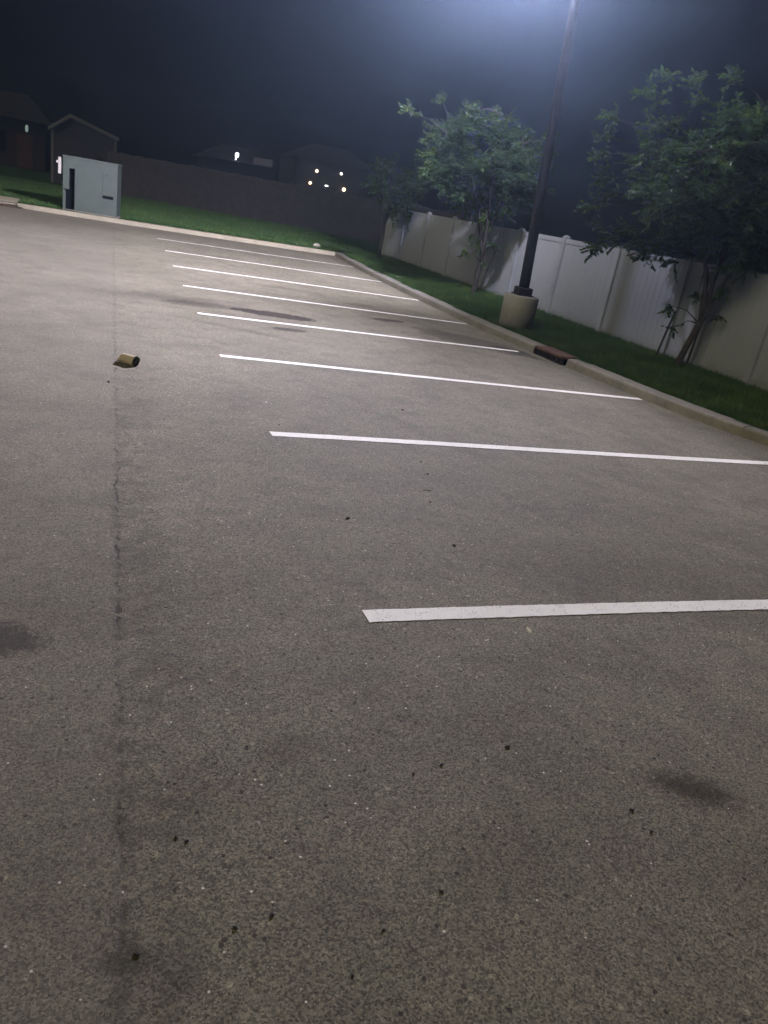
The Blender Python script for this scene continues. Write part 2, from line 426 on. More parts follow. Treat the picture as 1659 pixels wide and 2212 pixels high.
# ------------------------------------------------------------------ storm drain in the kerb
M['rust'] = simple('rusty_iron', (.115, .062, .045), .85, .45, 14, bump=.6, bscale=120)
M['dark_iron'] = simple('dark_iron', (.016, .010, .009), .9, .4, 20, bump=.5, bscale=90)
M['hole_shade'] = simple('hole_shade', (.004, .004, .004), 1, .1, 5, spec=0)
dr = thing('storm_drain', (6.61, 10.68, 0), 'rusty brown iron storm drain set into the concrete kerb', 'storm drain')
ang = math.atan2(11.1-10.26, 6.6-6.644) - math.pi/2
dr.rotation_euler.z = ang
mb = MB(); mb.box(-.01, .31, -.405, .405, .095, .137, b=.012)
hood = mb.build('hood', M['rust'], dr)
mb = MB()
for k_ in range(11):
    y = -.37+.074*k_; mb.box(.0, .03, y-.012, y+.012, .0, .094)
mb.box(.002, .028, -.382, .382, -.02, .0)
mb.build('grate', M['dark_iron'], dr)
mb = MB(); mb.box(.045, .3, -.405, .405, -.05, .094); mb.build('throat', M['hole_shade'], dr)  # solid near-black block, the drain opening's shade as colour
mb = MB(); mb.box(-.012, .03, -.405, -.388, -.02, .094); mb.box(-.012, .03, .388, .405, -.02, .094); mb.box(-.02, .02, -.387, .387, -.03, .008)
mb.build('frame', M['dark_iron'], dr)

# ------------------------------------------------------------------ pole lamp on concrete footing
M['footing'] = concrete('footing_concrete', (.26, .255, .235), .35)
M['bronze'] = simple('bronze_metal', (.014, .011, .012), .6, .3, 4, spec=.25)
LB = Vector((7.19, 12.98, 0))
lamp = thing('lamp_post', (LB.x, LB.y, 0), 'tall dark bronze lamp post on a round concrete footing beside the kerb', 'lamp post')
mb = MB(); mb.lathe([(.322, .0), (.322, .69), (.312, .71), (.295, .72)], 48); mb.build('footing', M['footing'], lamp, True)
mb = MB(); mb.box(-.15, .15, -.15, .15, .722, .745); mb.box(-.135, .135, -.135, .135, .747, .865, b=.02); mb.build('base_cover', M['bronze'], lamp)
mb = MB()
lean = Vector((-.04, .02, 1))
mb.tube([Vector((0, 0, .86))+lean*t*6.05 for t in (0, .25, .5, .75, 1)], [.098, .09, .082, .074, .066], 20)
mb.build('pole', M['bronze'], lamp, True)
top = Vector((0, 0, .86))+lean*5.98
mb = MB(); mb.tube([top+Vector((0, 0, -.1)), top+Vector((-.3, 0, -.02)), top+Vector((-.7, .0, .0))], [.04, .04, .04], 10); mb.build('arm', M['bronze'], lamp, True)
mb = MB(); Mx = Matrix.Translation(top+Vector((-1.0, 0, 0)))
mb.box(-.36, .3, -.2, .2, -.04, .11, M=Mx, b=.05)
head = mb.build('lamp_head', M['bronze'], lamp)
mb = MB(); mb.box(-.3, .2, -.15, .15, -.058, -.042, M=Mx); mb.build('lens', emit('lamp_lens', (.85, .93, 1), 30), head)
LP = LB + top + Vector((-1.05, 0, -.14))

# ------------------------------------------------------------------ white privacy fence
def vinyl():
    m, k, b = new_mat('white_vinyl')
    pos = k.n('ShaderNodeNewGeometry').outputs['Position']
    x, y, z = k.sep(pos)
    tall = k.comb(x, k.m('MULTIPLY', y, 4), k.m('MULTIPLY', z, .5))
    s = k.noise(tall, 1.5, 5, .65); a = k.noise(pos, .5, 3, .6)
    c = k.mix(k.ss(a, .3, .7), (.235, .255, .29), (.275, .295, .33))
    c = k.mix(k.m('MULTIPLY', k.ss(s, .5, .8), .35), c, (.20, .205, .21))
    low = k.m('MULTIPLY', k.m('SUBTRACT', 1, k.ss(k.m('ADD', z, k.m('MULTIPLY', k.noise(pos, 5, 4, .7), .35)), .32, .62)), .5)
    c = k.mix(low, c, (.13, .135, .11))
    k.put(b.inputs['Base Color'], c); b.inputs['Roughness'].default_value = .55
    return m
M['vinyl'] = vinyl()
M['vinyl_post'] = simple('vinyl_post', (.24, .26, .295), .5, .12, 2)
FX = 9.3; posts = [3.0+2.07*i for i in range(13)]
wf = thing('privacy_fence', (FX, 15, .18), 'long white vinyl privacy fence running behind the trees and lamp post', 'fence')
for i, py in enumerate(posts):
    mb = MB(); mb.box(-.062, .062, py-15-.062, py-15+.062, -.1, 1.665)
    mb.lathe([(.08, 1.667), (.08, 1.68), (.05, 1.695), (.0, 1.71)], 4, (0, 0, 0), Matrix.Translation((0, py-15, 0)) @ Matrix.Rotation(R(45), 4, 'Z'))
    mb.build('post', M['vinyl_post'], wf)
    if i < len(posts)-1:
        a, b_ = py-15+.063, posts[i+1]-15-.063
        mb = MB()
        mb.box(-.024, .024, a, b_, 1.54, 1.635); mb.box(-.024, .024, a, b_, .03, .15)
        nb = 12; wv = (b_-a)/nb
        for q in range(nb):
            u0 = a+q*wv; u1 = u0+wv
            mb.add([(-.012, u0+.004, .15), (-.012, u1-.004, .15), (-.012, u1-.004, 1.54), (-.012, u0+.004, 1.54),
                    (-.004, u0, .15), (-.004, u0, 1.54), (-.004, u1, .15), (-.004, u1, 1.54)],
                   [(0, 3, 2, 1), (4, 5, 3, 0), (1, 2, 7, 6)])
        mb.box(.0, .012, a, b_, .15, 1.54)
        mb.build('panel', M['vinyl'], wf)

# ------------------------------------------------------------------ weathered board fence far left
M['board'] = simple('weathered_boards', (.033, .029, .028), .9, .35, 3)
A = Vector((-.25, 42.5, 0)); B = Vector((16, 34.5, 0)); D = (B-A); Ln = D.length; an = math.atan2(D.y, D.x)
bf = thing('board_fence', (A.x, A.y, .19), 'tall weathered wooden board fence along the back of the lawn', 'fence', rz=an)
nb = int(Ln/.145); rr = random.Random(5); q = 0; secs = 7
for s_ in range(secs):
    mb = MB()
    for q in range(int(nb*s_/secs), int(nb*(s_+1)/secs)):
        u = q*.145; h = 1.9+rr.uniform(-.03, .03); t = rr.uniform(-.006, .006); w = .135
        mb.add([(u, t, -.1), (u+w, t, -.1), (u+w, t, h-.05), (u+w-.03, t, h), (u+.03, t, h), (u, t, h-.05),
                (u, t+.02, -.1), (u+w, t+.02, -.1), (u+w, t+.02, h-.05), (u+w-.03, t+.02, h), (u+.03, t+.02, h), (u, t+.02, h-.05)],
               [(0,1,2,3,4,5), (11,10,9,8,7,6), (0,6,7,1), (1,7,8,2), (2,8,9,3), (3,9,10,4), (4,10,11,5), (5,11,6,0)])
    mb.build('board_panel', M['board'], bf)
mb = MB()
for z in (.25, 1.0, 1.65): mb.box(0, nb*.145, .034, .07, z-.045, z+.045)
mb.build('rail', M['board'], bf)

# ------------------------------------------------------------------ utility box
M['box_paint'] = simple('utility_green_grey', (.068, .088, .077), .5, .09, 3)
M['box_dark'] = simple('recess_dark', (.006, .008, .009), .9, .3, 4, spec=.05)
M['white_plastic'] = simple('white_plastic', (.5, .48, .46), .5, .05, 4)
ub = thing('utility_box', (-.62, 26.75, .14), 'grey green metal utility box standing on the lawn behind the far kerb', 'utility box', rz=R(-7))
W = 1.56; Hh = 1.47; x0 = -W/2; Dp = 1.05
def ux(u): return x0+W*u
mb = MB()
# front wall in pieces around the open wire channel
mb.box(ux(.0), ux(.115), 0, .04, .58, Hh); mb.box(ux(.0), ux(.05), 0, .04, 0, .545)
mb.box(ux(.115), ux(.215), 0, .04, Hh*.8, Hh)
mb.box(ux(.215), ux(1), 0, .04, 0, Hh)
mb.box(ux(0), ux(0)+.03, .042, Dp, 0, Hh); mb.box(ux(1)-.03, ux(1), .042, Dp, 0, Hh); mb.box(ux(0)+.032, ux(1)-.032, Dp-.03, Dp, 0, Hh)
mb.box(ux(.25), ux(.27), .042, Dp-.032, 0, Hh-.002)
body = mb.build('body', M['box_paint'], ub)
mb = MB(); mb.box(ux(0)-.018, ux(1)+.018, -.018, Dp+.018, Hh+.001, Hh+.05, b=.012); mb.build('lid', M['box_paint'], ub)
mb = MB(); mb.box(ux(0)+.032, ux(.248), .2, .22, 0.005, Hh-.004); mb.box(ux(0)+.032, ux(0)+.042, .045, .199, .005, Hh-.006); mb.box(ux(.25)-.014, ux(.25)-.004, .045, .199, .005, Hh-.006); mb.build('recess_shade', M['box_dark'], ub)  # near-black liner panels put the slot's inner shade into their colour
mb = MB(); mb.box(ux(.225), ux(.725), -.008, -.002, .03, Hh*.86, b=.003); dpan = mb.build('door', M['box_paint'], ub)
mb = MB(); mb.box(ux(.735), ux(.945), -.012, -.002, Hh*.33, Hh*.88, b=.003); d2 = mb.build('door', M['box_paint'], ub)
for zz in (.22, .68, 1.12):
    mb = MB(); mb.box(ux(.727), ux(.7335), -.014, -.0022, zz-.04, zz+.04); mb.build('hinge', M['box_paint'], dpan)
mb = MB(); mb.box(ux(.745), ux(.935), -.035, -.0125, Hh*.335, Hh*.385); mb.build('handle', M['box_dark'], d2)
mb = MB(); mb.lathe([(.018, 0), (.018, .012)], 12, M=Matrix.Translation((ux(.8), -.013, Hh*.78)) @ Matrix.Rotation(R(90), 4, 'X')); mb.build('lock', M['box_dark'], d2)
mb = MB(); mb.box(ux(0)-.16, ux(0)-.045, .1, .2, .98, 1.44, b=.015); mb.box(ux(0)-.044, ux(0)-.001, .13, .17, 1.15, 1.2)
mt = mb.build('meter_cover', M['white_plastic'], ub)
mb = MB(); mb.lathe([(.035, 0), (.045, .02), (.04, .05), (.015, .062)], 14, M=Matrix.Translation((ux(0)-.161, .15, 1.3)) @ Matrix.Rotation(R(-90), 4, 'Y'))
mb.build('knob', M['white_plastic'], mt, True)
# bare concrete pad rim under it
mb = MB(); mb.box(ux(0)-.04, ux(1)+.1, -.05, Dp+.1, -.1, -.002, b=.01); mb.build('pad', M['kerb'], ub)

# ------------------------------------------------------------------ leaf litter in the gutter, litter on grass
def leaf_heap(name, c, rx, ry, h, n, mat, lab, cat, ang=0, size=.05, seed=1):
    r4 = random.Random(seed); mb = MB()
    for i in range(n):
        a = r4.uniform(0, 6.283); q = r4.random()**.6
        x = rx*q*math.cos(a); y = ry*q*math.sin(a); z = max(.006, h*(1-q*q)*r4.uniform(.5, 1))
        x, y = x*math.cos(ang)-y*math.sin(ang), x*math.sin(ang)+y*math.cos(ang)
        s = size*r4.uniform(.5, 1.2); b = r4.uniform(0, 6.283); ti = r4.uniform(-.5, .5)
        u = Vector((math.cos(b), math.sin(b), ti)); v = Vector((-math.sin(b), math.cos(b), r4.uniform(-.4, .4)))
        p = Vector((x, y, z))
        mb.add([p-u*s, p+v*s*.45+Vector((0, 0, s*.1)), p+u*s, p-v*s*.45], [(0, 1, 2, 3)])
    # a lumpy core so that the heap has a body
    vs = []; fs = []; seg = 14
    for k_, (q, zz) in enumerate([(1, .001), (.8, .35), (.45, .75), (.05, .85)]):
        for i in range(seg):
            a = 6.283*i/seg; rr_ = q*(.85+.15*math.sin(3*a+seed)); x = rx*rr_*math.cos(a); y = ry*rr_*math.sin(a)
            vs.append((x*math.cos(ang)-y*math.sin(ang), x*math.sin(ang)+y*math.cos(ang), zz*h*(.9+.1*math.sin(5*a))))
    for k_ in range(3):
        for i in range(seg):
            j = (i+1) % seg; fs.append((k_*seg+i, k_*seg+j, (k_+1)*seg+j, (k_+1)*seg+i))
    fs.append(tuple(range(3*seg, 4*seg))); mb.add(vs, fs)
    return tag(mb.build(name, mat, loc=c), lab, cat)
M['litter'] = simple('dead_leaves', (.09, .065, .04), .9, .5, 20)
leaf_heap('leaf_pile', (-2.85, 26.2, .002), .42, .16, .09, 160, M['litter'], 'low brown pile of dead leaves in the gutter left of the utility box', 'leaf pile', -.1)
M['pale_litter'] = simple('pale_litter', (.42, .40, .34), .8, .3, 20)
def crumple(name, c, s, mat, lab, cat, seed):
    r4 = random.Random(seed); mb = MB(); seg, rings = 12, 7; vs = []; fs = []
    for k_ in range(rings):
        ph = math.pi*(k_+.5)/rings
        for i in range(seg):
            a = 6.283*i/seg; q = r4.uniform(.75, 1.15)
            vs.append((s[0]*q*math.sin(ph)*math.cos(a), s[1]*q*math.sin(ph)*math.sin(a), s[2]*(1+q*math.cos(ph)*.95)))
    for k_ in range(rings-1):
        for i in range(seg):
            j = (i+1) % seg; fs.append((k_*seg+i, (k_+1)*seg+i, (k_+1)*seg+j, k_*seg+j))
    fs.append(tuple(range(seg))); fs.append(tuple(range(rings*seg-1, (rings-1)*seg-1, -1)))
    mb.add(vs, fs); return tag(mb.build(name, mat, loc=c), lab, cat)
crumple('paper_bag', (6.62, 26.75, .105), (.13, .1, .09), M['pale_litter'], 'crumpled pale paper bag on the lawn at the far kerb corner', 'litter', 3)
crumple('paper_scrap', (7.25, 19.9, .10), (.09, .07, .035), M['pale_litter'], 'flattened pale paper scrap on the grass, left of the pair', 'litter', 4)
crumple('paper_scrap', (7.3, 19.35, .10), (.06, .06, .03), M['pale_litter'], 'small pale paper scrap on the grass, right of the pair', 'litter', 5)

# ------------------------------------------------------------------ crushed paper cup
M['cup'] = simple('tan_paper', (.42, .36, .25), .75, .12, 8)
M['cup_in'] = simple('black_plastic', (.012, .011, .010), .35, .3, 30)
cup = thing('paper_cup', (.185, 7.7, .0), 'crushed tan paper cup lying on its side on the open asphalt', 'paper cup', rz=R(4))
mb = MB(); seg = 36; R0 = .046
st = [(.100, 1, 1, 0), (.103, 1.04, 1.04, 0), (.098, 1.06, 1.06, 0), (.05, 1, 1, 0), (0, .97, .97, 0), (-.04, .94, .93, 0), (-.062, .9, .7, -.2), (-.085, .75, .38, -.5), (-.105, .42, .14, -.78), (-.128, .08, .04, -.9)]
for (xx, ry_, rz_, off) in st:
    for i in range(seg):
        a = 6.283*i/seg; y = R0*ry_*math.cos(a); z = R0*rz_*math.sin(a)
        y *= 1+.03*math.sin(5*a+xx*60)
        mb.v.append((xx+.004*math.sin(3*a), y, R0*1.07+R0*off+z))
for k_ in range(len(st)-1):
    for i in range(seg):
        j = (i+1) % seg; mb.f.append((k_*seg+i, (k_+1)*seg+i, (k_+1)*seg+j, k_*seg+j))
mb.f.append(tuple(range((len(st)-1)*seg, len(st)*seg)))
cupb = mb.build('cup_wall', M['cup'], cup, True)
mb = MB(); Mx = Matrix.Translation((.088, 0, R0*1.07)) @ Matrix.Rotation(R(90), 4, 'Y')
mb.lathe([(.0445, -.01), (.0445, .0075), (.040, .0095), (.038, .004), (.012, .003), (.011, .006), (.001, .006)], 32, M=Mx)
mb.build('lid', M['cup_in'], cup, True)
cup.rotation_euler.z = R(-46); cup.scale = (1.12, 1.08, 1.08)

# ------------------------------------------------------------------ bits lying on the asphalt
M['dirt_bit'] = simple('dark_debris', (.012, .010, .008), .8, .3, 60)
M['white_bit'] = simple('white_quartz', (.75, .72, .66), .5, .1, 60)
def bit_mesh(seed, mat, flat=.6):
    r4 = random.Random(seed); mb = MB(); seg = 7; vs = []; fs = []
    for k_, (q, zz) in enumerate([(.75, 0), (1, .35), (.85, .75), (.35, 1)]):
        for i in range(seg):
            a = 6.283*i/seg; w = r4.uniform(.75, 1.2)*q; vs.append((w*math.cos(a), w*math.sin(a)*.75, zz*flat*r4.uniform(.85, 1.1)))
    for k_ in range(3):
        for i in range(seg):
            j = (i+1) % seg; fs.append((k_*seg+i, k_*seg+j, (k_+1)*seg+j, (k_+1)*seg+i))
    fs.append(tuple(range(seg-1, -1, -1))); fs.append(tuple(range(3*seg, 4*seg))); mb.add(vs, fs)
    me = bpy.data.meshes.new('bit'); me.from_pydata(mb.v, [], mb.f); me.materials.append(mat); return me
dm = [bit_mesh(i, M['dirt_bit'], .8) for i in range(4)]; wm = [bit_mesh(20+i, M['white_bit']) for i in range(4)]
dark = [(1.47, 1.99, 11), (1.17, 1.93, 8), (1.78, 1.62, 9), (1.43, 4.12, 15), (2.0, 3.75, 12), (2.31, 4.99, 11), (2.36, 5.27, 10),
        (2.11, 4.43, 9), (.46, 1.43, 8), (.36, 1.41, 8), (1.79, 1.52, 8), (.23, 1.74, 7), (2.75, 6.81, 13), (.63, 1.22, 6), (.96, 1.42, 7),
        (.75, 1.33, 6), (.02, 6.96, 16), (.26, 1.72, 7), (1.36, 6.02, 10), (.11, 1.38, 8), (1.05, 1.9, 6)]
for i, (x, y, s) in enumerate(dark):
    o = bpy.data.objects.new('debris_bit', dm[i % 4]); col.objects.link(o)
    o.location = (x, y, .001); s *= .00108; o.scale = (s, s*.9, s*.8); o.rotation_euler.z = i*1.3
    tag(o, 'tiny dark crumb of debris lying on the open asphalt', 'debris', 'dark crumbs scattered on the asphalt')
white = [(.31, 3.83, 8), (.25, 2.27, 5), (.97, 2.38, 5), (1.15, 2.26, 6), (1.85, 2.33, 5), (1.62, 1.84, 5), (1.49, 1.955, 5.5), (1.5, 3.44, 6), (.53, 2.35, 5),
         (.47, 1.47, 5), (1.7, 1.4, 4), (1.41, 3.67, 6), (1.27, 2.9, 5), (1.62, 3.5, 6), (1.02, 2.6, 4), (1.18, 2.62, 4), (1.5, 2.5, 4), (.75, 1.72, 4),
         (1.25, 1.62, 4), (1.0, 1.75, 4), (1.37, 6.7, 11), (1.15, 3.2, 5), (1.8, 3.3, 6), (.62, 2.9, 5), (1.55, 1.3, 4), (.95, 3.35, 5)]
for i, (x, y, s) in enumerate(white):
    o = bpy.data.objects.new('pebble', wm[i % 4]); col.objects.link(o)
    o.location = (x, y, .001); s *= .0009; o.scale = (s, s, s*.8); o.rotation_euler.z = i*2.1
    tag(o, 'tiny white pebble lying on the open asphalt', 'pebble', 'white pebbles scattered on the asphalt')
mb = MB()   # pale husk below the nearest line
for k_ in range(9):
    t = k_/8; w = .0085*math.sin(math.pi*min(1, max(.06, t))); cx = .006*math.sin(t*2.6)
    mb.v += [(cx-w, .05*t-.025, .001), (cx, .05*t-.025, .006+.003*math.sin(t*3)), (cx+w, .05*t-.025, .001)]
for k_ in range(8):
    for j in (0, 1): mb.f.append((3*k_+j, 3*k_+j+1, 3*k_+4+j, 3*k_+3+j))
hk = mb.build('seed_husk', M['white_bit'], loc=(1.995, 2.79, .001)); hk.scale = (1.3, 1.2, 1.3)
tag(hk, 'pale curved seed husk just below the nearest parking line', 'husk')
mb = MB(); mb.tube([(-.032, 0, .004), (-.01, .004, .006), (.012, -.002, .006), (.033, .003, .004)], [.0015, .003, .003, .001], 6)
tag(mb.build('twig', M['dirt_bit'], loc=(2.17, 4.64, .001)), 'short dark twig lying flat on the asphalt below the second parking line', 'twig')

# ------------------------------------------------------------------ trees
def leaf_mat():
    m, k, b = new_mat('leaves')
    pos = k.n('ShaderNodeNewGeometry').outputs['Position']
    f = k.noise(pos, 24, 2, .5); g = k.noise(pos, 2.2, 3, .6)
    c = k.mix(k.ss(f, .3, .7), (.018, .048, .018), (.055, .105, .032)); c = k.mix(k.m('MULTIPLY', k.ss(g, .45, .7), .5), c, (.12, .17, .05))
    k.put(b.inputs['Base Color'], c); b.inputs['Roughness'].default_value = .5; b.inputs['Specular IOR Level'].default_value = .3
    tr = k.n('ShaderNodeBsdfTranslucent'); k.put(tr.inputs[0], k.mix(1, c, (1.7, 1.7, 1.1), 'MULTIPLY'))
    mx = k.n('ShaderNodeMixShader'); mx.inputs[0].default_value = .4
    out = [q for q in k.nt.nodes if q.type == 'OUTPUT_MATERIAL'][0]
    k.nt.links.new(b.outputs[0], mx.inputs[1]); k.nt.links.new(tr.outputs[0], mx.inputs[2]); k.nt.links.new(mx.outputs[0], out.inputs[0])
    return m
M['leaf'] = leaf_mat(); M['bark'] = simple('bark', (.034, .029, .027), .9, .4, 12, bump=.6, bscale=50)
def make_tree(base, cc, rad, seed, lab, tufts=(), lean=(.2, -.1), nclump=105, stems=6):
    r5 = random.Random(seed); b0 = Vector(base)
    t = thing('tree', base, lab, 'tree', 'young trees planted along the fence')
    wood = MB(); leaves = []
    fork = Vector((lean[0]*.55, lean[1]*.55, .72))
    wood.tube([Vector((0, 0, -.08)), Vector((0, 0, .02)), Vector((lean[0]*.2, lean[1]*.2, .3)), fork*.98, fork+Vector((lean[0]*.15, lean[1]*.15, .2))], [.075, .06, .05, .052, .04], 10)
    C = Vector(cc)-b0
    stem_pts = []
    for s_ in range(stems):
        a = 6.283*s_/stems + r5.uniform(-.3, .3); tgt = C + Vector((rad[0]*.6*math.cos(a), rad[1]*.6*math.sin(a), rad[2]*r5.uniform(.2, .75)))
        if s_ == 0: tgt = C+Vector((0, 0, rad[2]*.85))
        s0 = fork+Vector((0, 0, r5.uniform(-.12, .15))); pts = []
        mid = s0 + (tgt-s0)*.16 + Vector((0, 0, .85))
        for i in range(9):
            u = i/8; p = s0*(1-u)**2 + mid*2*u*(1-u) + tgt*u*u + Vector((r5.uniform(-.03, .03), r5.uniform(-.03, .03), 0))*(u > 0)
            pts.append(p)
        wood.tube(pts, [.034*(1-.8*i/8)+.004 for i in range(9)], 7)
        stem_pts += pts[3:]
    ends = []
    for i in range(nclump):
        while True:
            d = Vector((r5.gauss(0, 1), r5.gauss(0, 1), r5.gauss(0, 1)))
            if d.length > .1: break
        d.normalize(); q = r5.uniform(.35, 1.0)**.6
        lump = .82+.22*math.sin(4*math.atan2(d.y, d.x)+seed)*math.cos(3*d.z+seed)
        p = C + Vector((d.x*rad[0], d.y*rad[1], d.z*rad[2]))*q*lump
        if d.z < -.3: p.z += .12*abs(math.sin(7*d.x+seed))
        ends.append((p, 12, .34))
    for (x, y, z, n_, s) in tufts: ends.append((Vector((x, y, z))-b0, n_, s))
    for p, nt_, sl in ends:
        s0 = min(stem_pts, key=lambda q: (q-p).length + max(0, q.z-p.z)*.9) if sl > .2 else min(stem_pts+[fork], key=lambda q: (q-p).length)
        mid = (s0+p)/2 + Vector((0, 0, .08))
        wood.tube([s0, mid, p], [.012, .008, .003], 5)
        out = (p-C*.9); out.z *= .4
        out = out.normalized() if out.length > .01 else Vector((0, 0, 1))
        for k_ in range(nt_):
            d = (out*.8+Vector((r5.gauss(0, .75), r5.gauss(0, .75), r5.gauss(.1, .5)))).normalized(); Lt = sl*r5.uniform(.6, 1.3)
            s1 = p - out*sl*.3*r5.random()
            e1 = s1+d*Lt+Vector((0, 0, -.06*Lt/.3))
            wood.tube([s1, e1], [.004, .0015], 3)
            nl = int(17*Lt/.3)
            for j in range(nl):
                u = (j+.6)/nl; q = s1+(e1-s1)*u
                sd = d.cross(Vector((0, 0, 1))); sd = sd.normalized() if sd.length > .05 else Vector((1, 0, 0))
                ld = (sd*(1 if j % 2 else -1)*.8 + d*.6 + Vector((r5.gauss(0, .25), r5.gauss(0, .25), r5.gauss(-.3, .3)))).normalized()
                nn = (ld.cross(Vector((r5.gauss(0, .5), r5.gauss(0, .5), 1)))).normalized()
                Ls = r5.uniform(.065, .115); w = Ls*.23
                leaves.append((q, q+ld*Ls*.45+nn*w, q+ld*Ls, q+ld*Ls*.45-nn*w))
    wood.build('trunk', M['bark'], t, True)
    n = len(leaves); V = np.array([[tuple(p) for p in l] for l in leaves], dtype=np.float32)
    me = bpy.data.meshes.new('crown'); me.vertices.add(n*4); me.vertices.foreach_set('co', V.ravel())
    me.loops.add(n*4); me.loops.foreach_set('vertex_index', np.arange(n*4, dtype=np.int32))
    me.polygons.add(n); me.polygons.foreach_set('loop_start', np.arange(0, n*4, 4, dtype=np.int32))
    me.update(calc_edges=True); me.materials.append(M['leaf'])
    o = bpy.data.objects.new('crown', me); col.objects.link(o); o.parent = t
    return t
make_tree((8.78, 10.25, .19), (8.98, 10.2, 2.92), (1.82, 1.75, 1.25), 11,
          'largest and nearest leafy tree, staked in the grass right of the lamp post',
          tufts=[(8.49, 10.49, 1.1, 5, .14), (8.62, 10.39, .78, 5, .13), (9.03, 10.05, 1.5, 9, .17), (9.08, 10.0, 1.08, 5, .13), (8.8, 10.3, 1.35, 5, .15),
                 (7.35, 11.75, 2.4, 8, .26), (7.5, 11.6, 2.45, 8, .26), (7.35, 11.8, 3.75, 7, .2), (7.7, 11.5, 4.1, 9, .25), (7.85, 11.4, 4.0, 9, .3),
                 (7.45, 11.6, 3.0, 7, .2), (7.65, 11.6, 1.75, 8, .2), (7.8, 11.4, 1.9, 8, .25), (8.2, 11.0, 1.75, 8, .25), (7.45, 11.7, 2.75, 6, .2), (8.6, 10.9, 1.75, 8, .25),
                 *[(7.55+.95*u_+.05*math.sin(9*u_), 11.55-.95*u_, 1.8+.32*abs(math.sin(5*u_)), 9, .24) for u_ in (0, .12, .25, .37, .5, .6, .7, .8, .9, 1)],
                 *[(7.5+.25*math.sin(7*u_), 11.65, 2.0+2.1*u_, 9, .22) for u_ in (.05, .3, .4, .55, .65, .8)], (7.9, 11.3, 4.35, 9, .26), (8.3, 11.2, 4.3, 9, .28), (8.7, 10.8, 4.4, 9, .28),
                 (8.4, 11.0, 4.1, 9, .3), (9.3, 9.9, 1.8, 8, .25), (9.1, 10.3, 1.75, 8, .25)], lean=(.22, -.14), nclump=250)
make_tree((8.53, 17.9, .19), (8.25, 18.05, 3.1), (1.85, 1.7, 1.35), 23,
          'middle leafy tree in the grass strip, left of the lamp post',
          tufts=[(6.4, 18.9, 3.95, 9, .25), (6.65, 18.8, 3.9, 9, .25), (7.1, 18.6, 4.3, 9, .25), (8.2, 18.1, 1.15, 7, .2), (8.45, 17.95, 1.35, 9, .2), (8.75, 17.8, 1.4, 9, .22), (8.3, 18, 1.5, 8, .2), (8.6, 17.85, .95, 4, .14)],
          lean=(.1, -.05), nclump=170)
make_tree((8.4, 25.3, .19), (8.55, 25.3, 2.45), (1.1, 1.1, .95), 31, 'farthest and smallest leafy tree of the row, near the far kerb corner', lean=(.05, 0), nclump=50)

def stake(p, lx, ly, h, lab):
    mb = MB(); mb.tube([(0, 0, -.15), (lx*.5, ly*.5, h*.5), (lx, ly, h)], [.021, .02, .019], 8)
    tag(mb.build('tree_stake', M['bark'], loc=p), lab, 'stake', 'support stakes beside the trees')
stake((9.1, 10.42, .19), .06, -.03, 1.05, 'thin dark stake standing right of the nearest tree trunk')
stake((8.95, 11.05, .19), .1, -.06, .8, 'short thin stake standing left of the nearest tree trunk')
stake((8.85, 18.3, .19), .2, -.1, 1.0, 'thin slanting stake right of the middle tree trunk')

# ------------------------------------------------------------------ buildings beyond
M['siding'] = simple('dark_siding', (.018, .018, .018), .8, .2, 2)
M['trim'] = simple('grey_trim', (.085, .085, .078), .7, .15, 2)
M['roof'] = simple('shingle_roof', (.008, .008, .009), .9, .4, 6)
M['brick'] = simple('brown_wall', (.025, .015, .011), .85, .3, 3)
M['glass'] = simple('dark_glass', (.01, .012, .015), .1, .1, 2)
sh = thing('shed', (-2.86, 45.0, .19), 'dark gabled shed with pale corner trim behind the utility box', 'shed', rz=R(-3))
mb = MB(); w = 3.0; pk = .86; he = 2.55; hp = 3.17; dd = 3.4
def gable(mb, w, pk, he, hp, d):
    mb.add([(0,0,0),(w,0,0),(w,0,he),(pk,0,hp),(0,0,he),(0,d,0),(w,d,0),(w,d,he),(pk,d,hp),(0,d,he)],
           [(0,1,2,3,4),(9,8,7,6,5),(0,4,9,5),(1,6,7,2)])
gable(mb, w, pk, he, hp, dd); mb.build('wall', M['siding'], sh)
mb = MB()
for (a, b_) in (((-.15, he-.1), (pk, hp+.02)), ((pk, hp+.02), (w+.15, he-.03))):
    (xa, za), (xb, zb) = a, b_
    mb.add([(xa, -.15, za), (xb, -.15, zb), (xb, dd+.15, zb), (xa, dd+.15, za), (xa, -.15, za+.07), (xb, -.15, zb+.07), (xb, dd+.15, zb+.07), (xa, dd+.15, za+.07)],
           [(3,2,1,0),(4,5,6,7),(0,1,5,4),(2,3,7,6),(0,4,7,3),(1,2,6,5)])
mb.build('roof', M['roof'], sh)
mb = MB()
for (a, b_) in (((-.15, he-.1), (pk, hp+.02)), ((pk, hp+.02), (w+.15, he-.03))):
    (xa, za), (xb, zb) = a, b_
    mb.add([(xa, -.18, za-.1), (xb, -.18, zb-.1), (xb, -.18, zb+.075), (xa, -.18, za+.075), (xa, -.152, za-.1), (xb, -.152, zb-.1), (xb, -.152, zb+.075), (xa, -.152, za+.075)],
           [(0,1,2,3),(7,6,5,4),(3,2,6,7),(0,4,5,1)])
mb.box(-.03, .09, -.03, -.001, 0, he-.12); mb.box(w-.08, w+.03, -.03, -.001, 0, he-.12)
mb.build('trim', M['trim'], sh)
mb = MB(); mb.box(.55, 1.5, -.03, -.004, .02, 2.0); mb.build('door', M['siding'], sh)

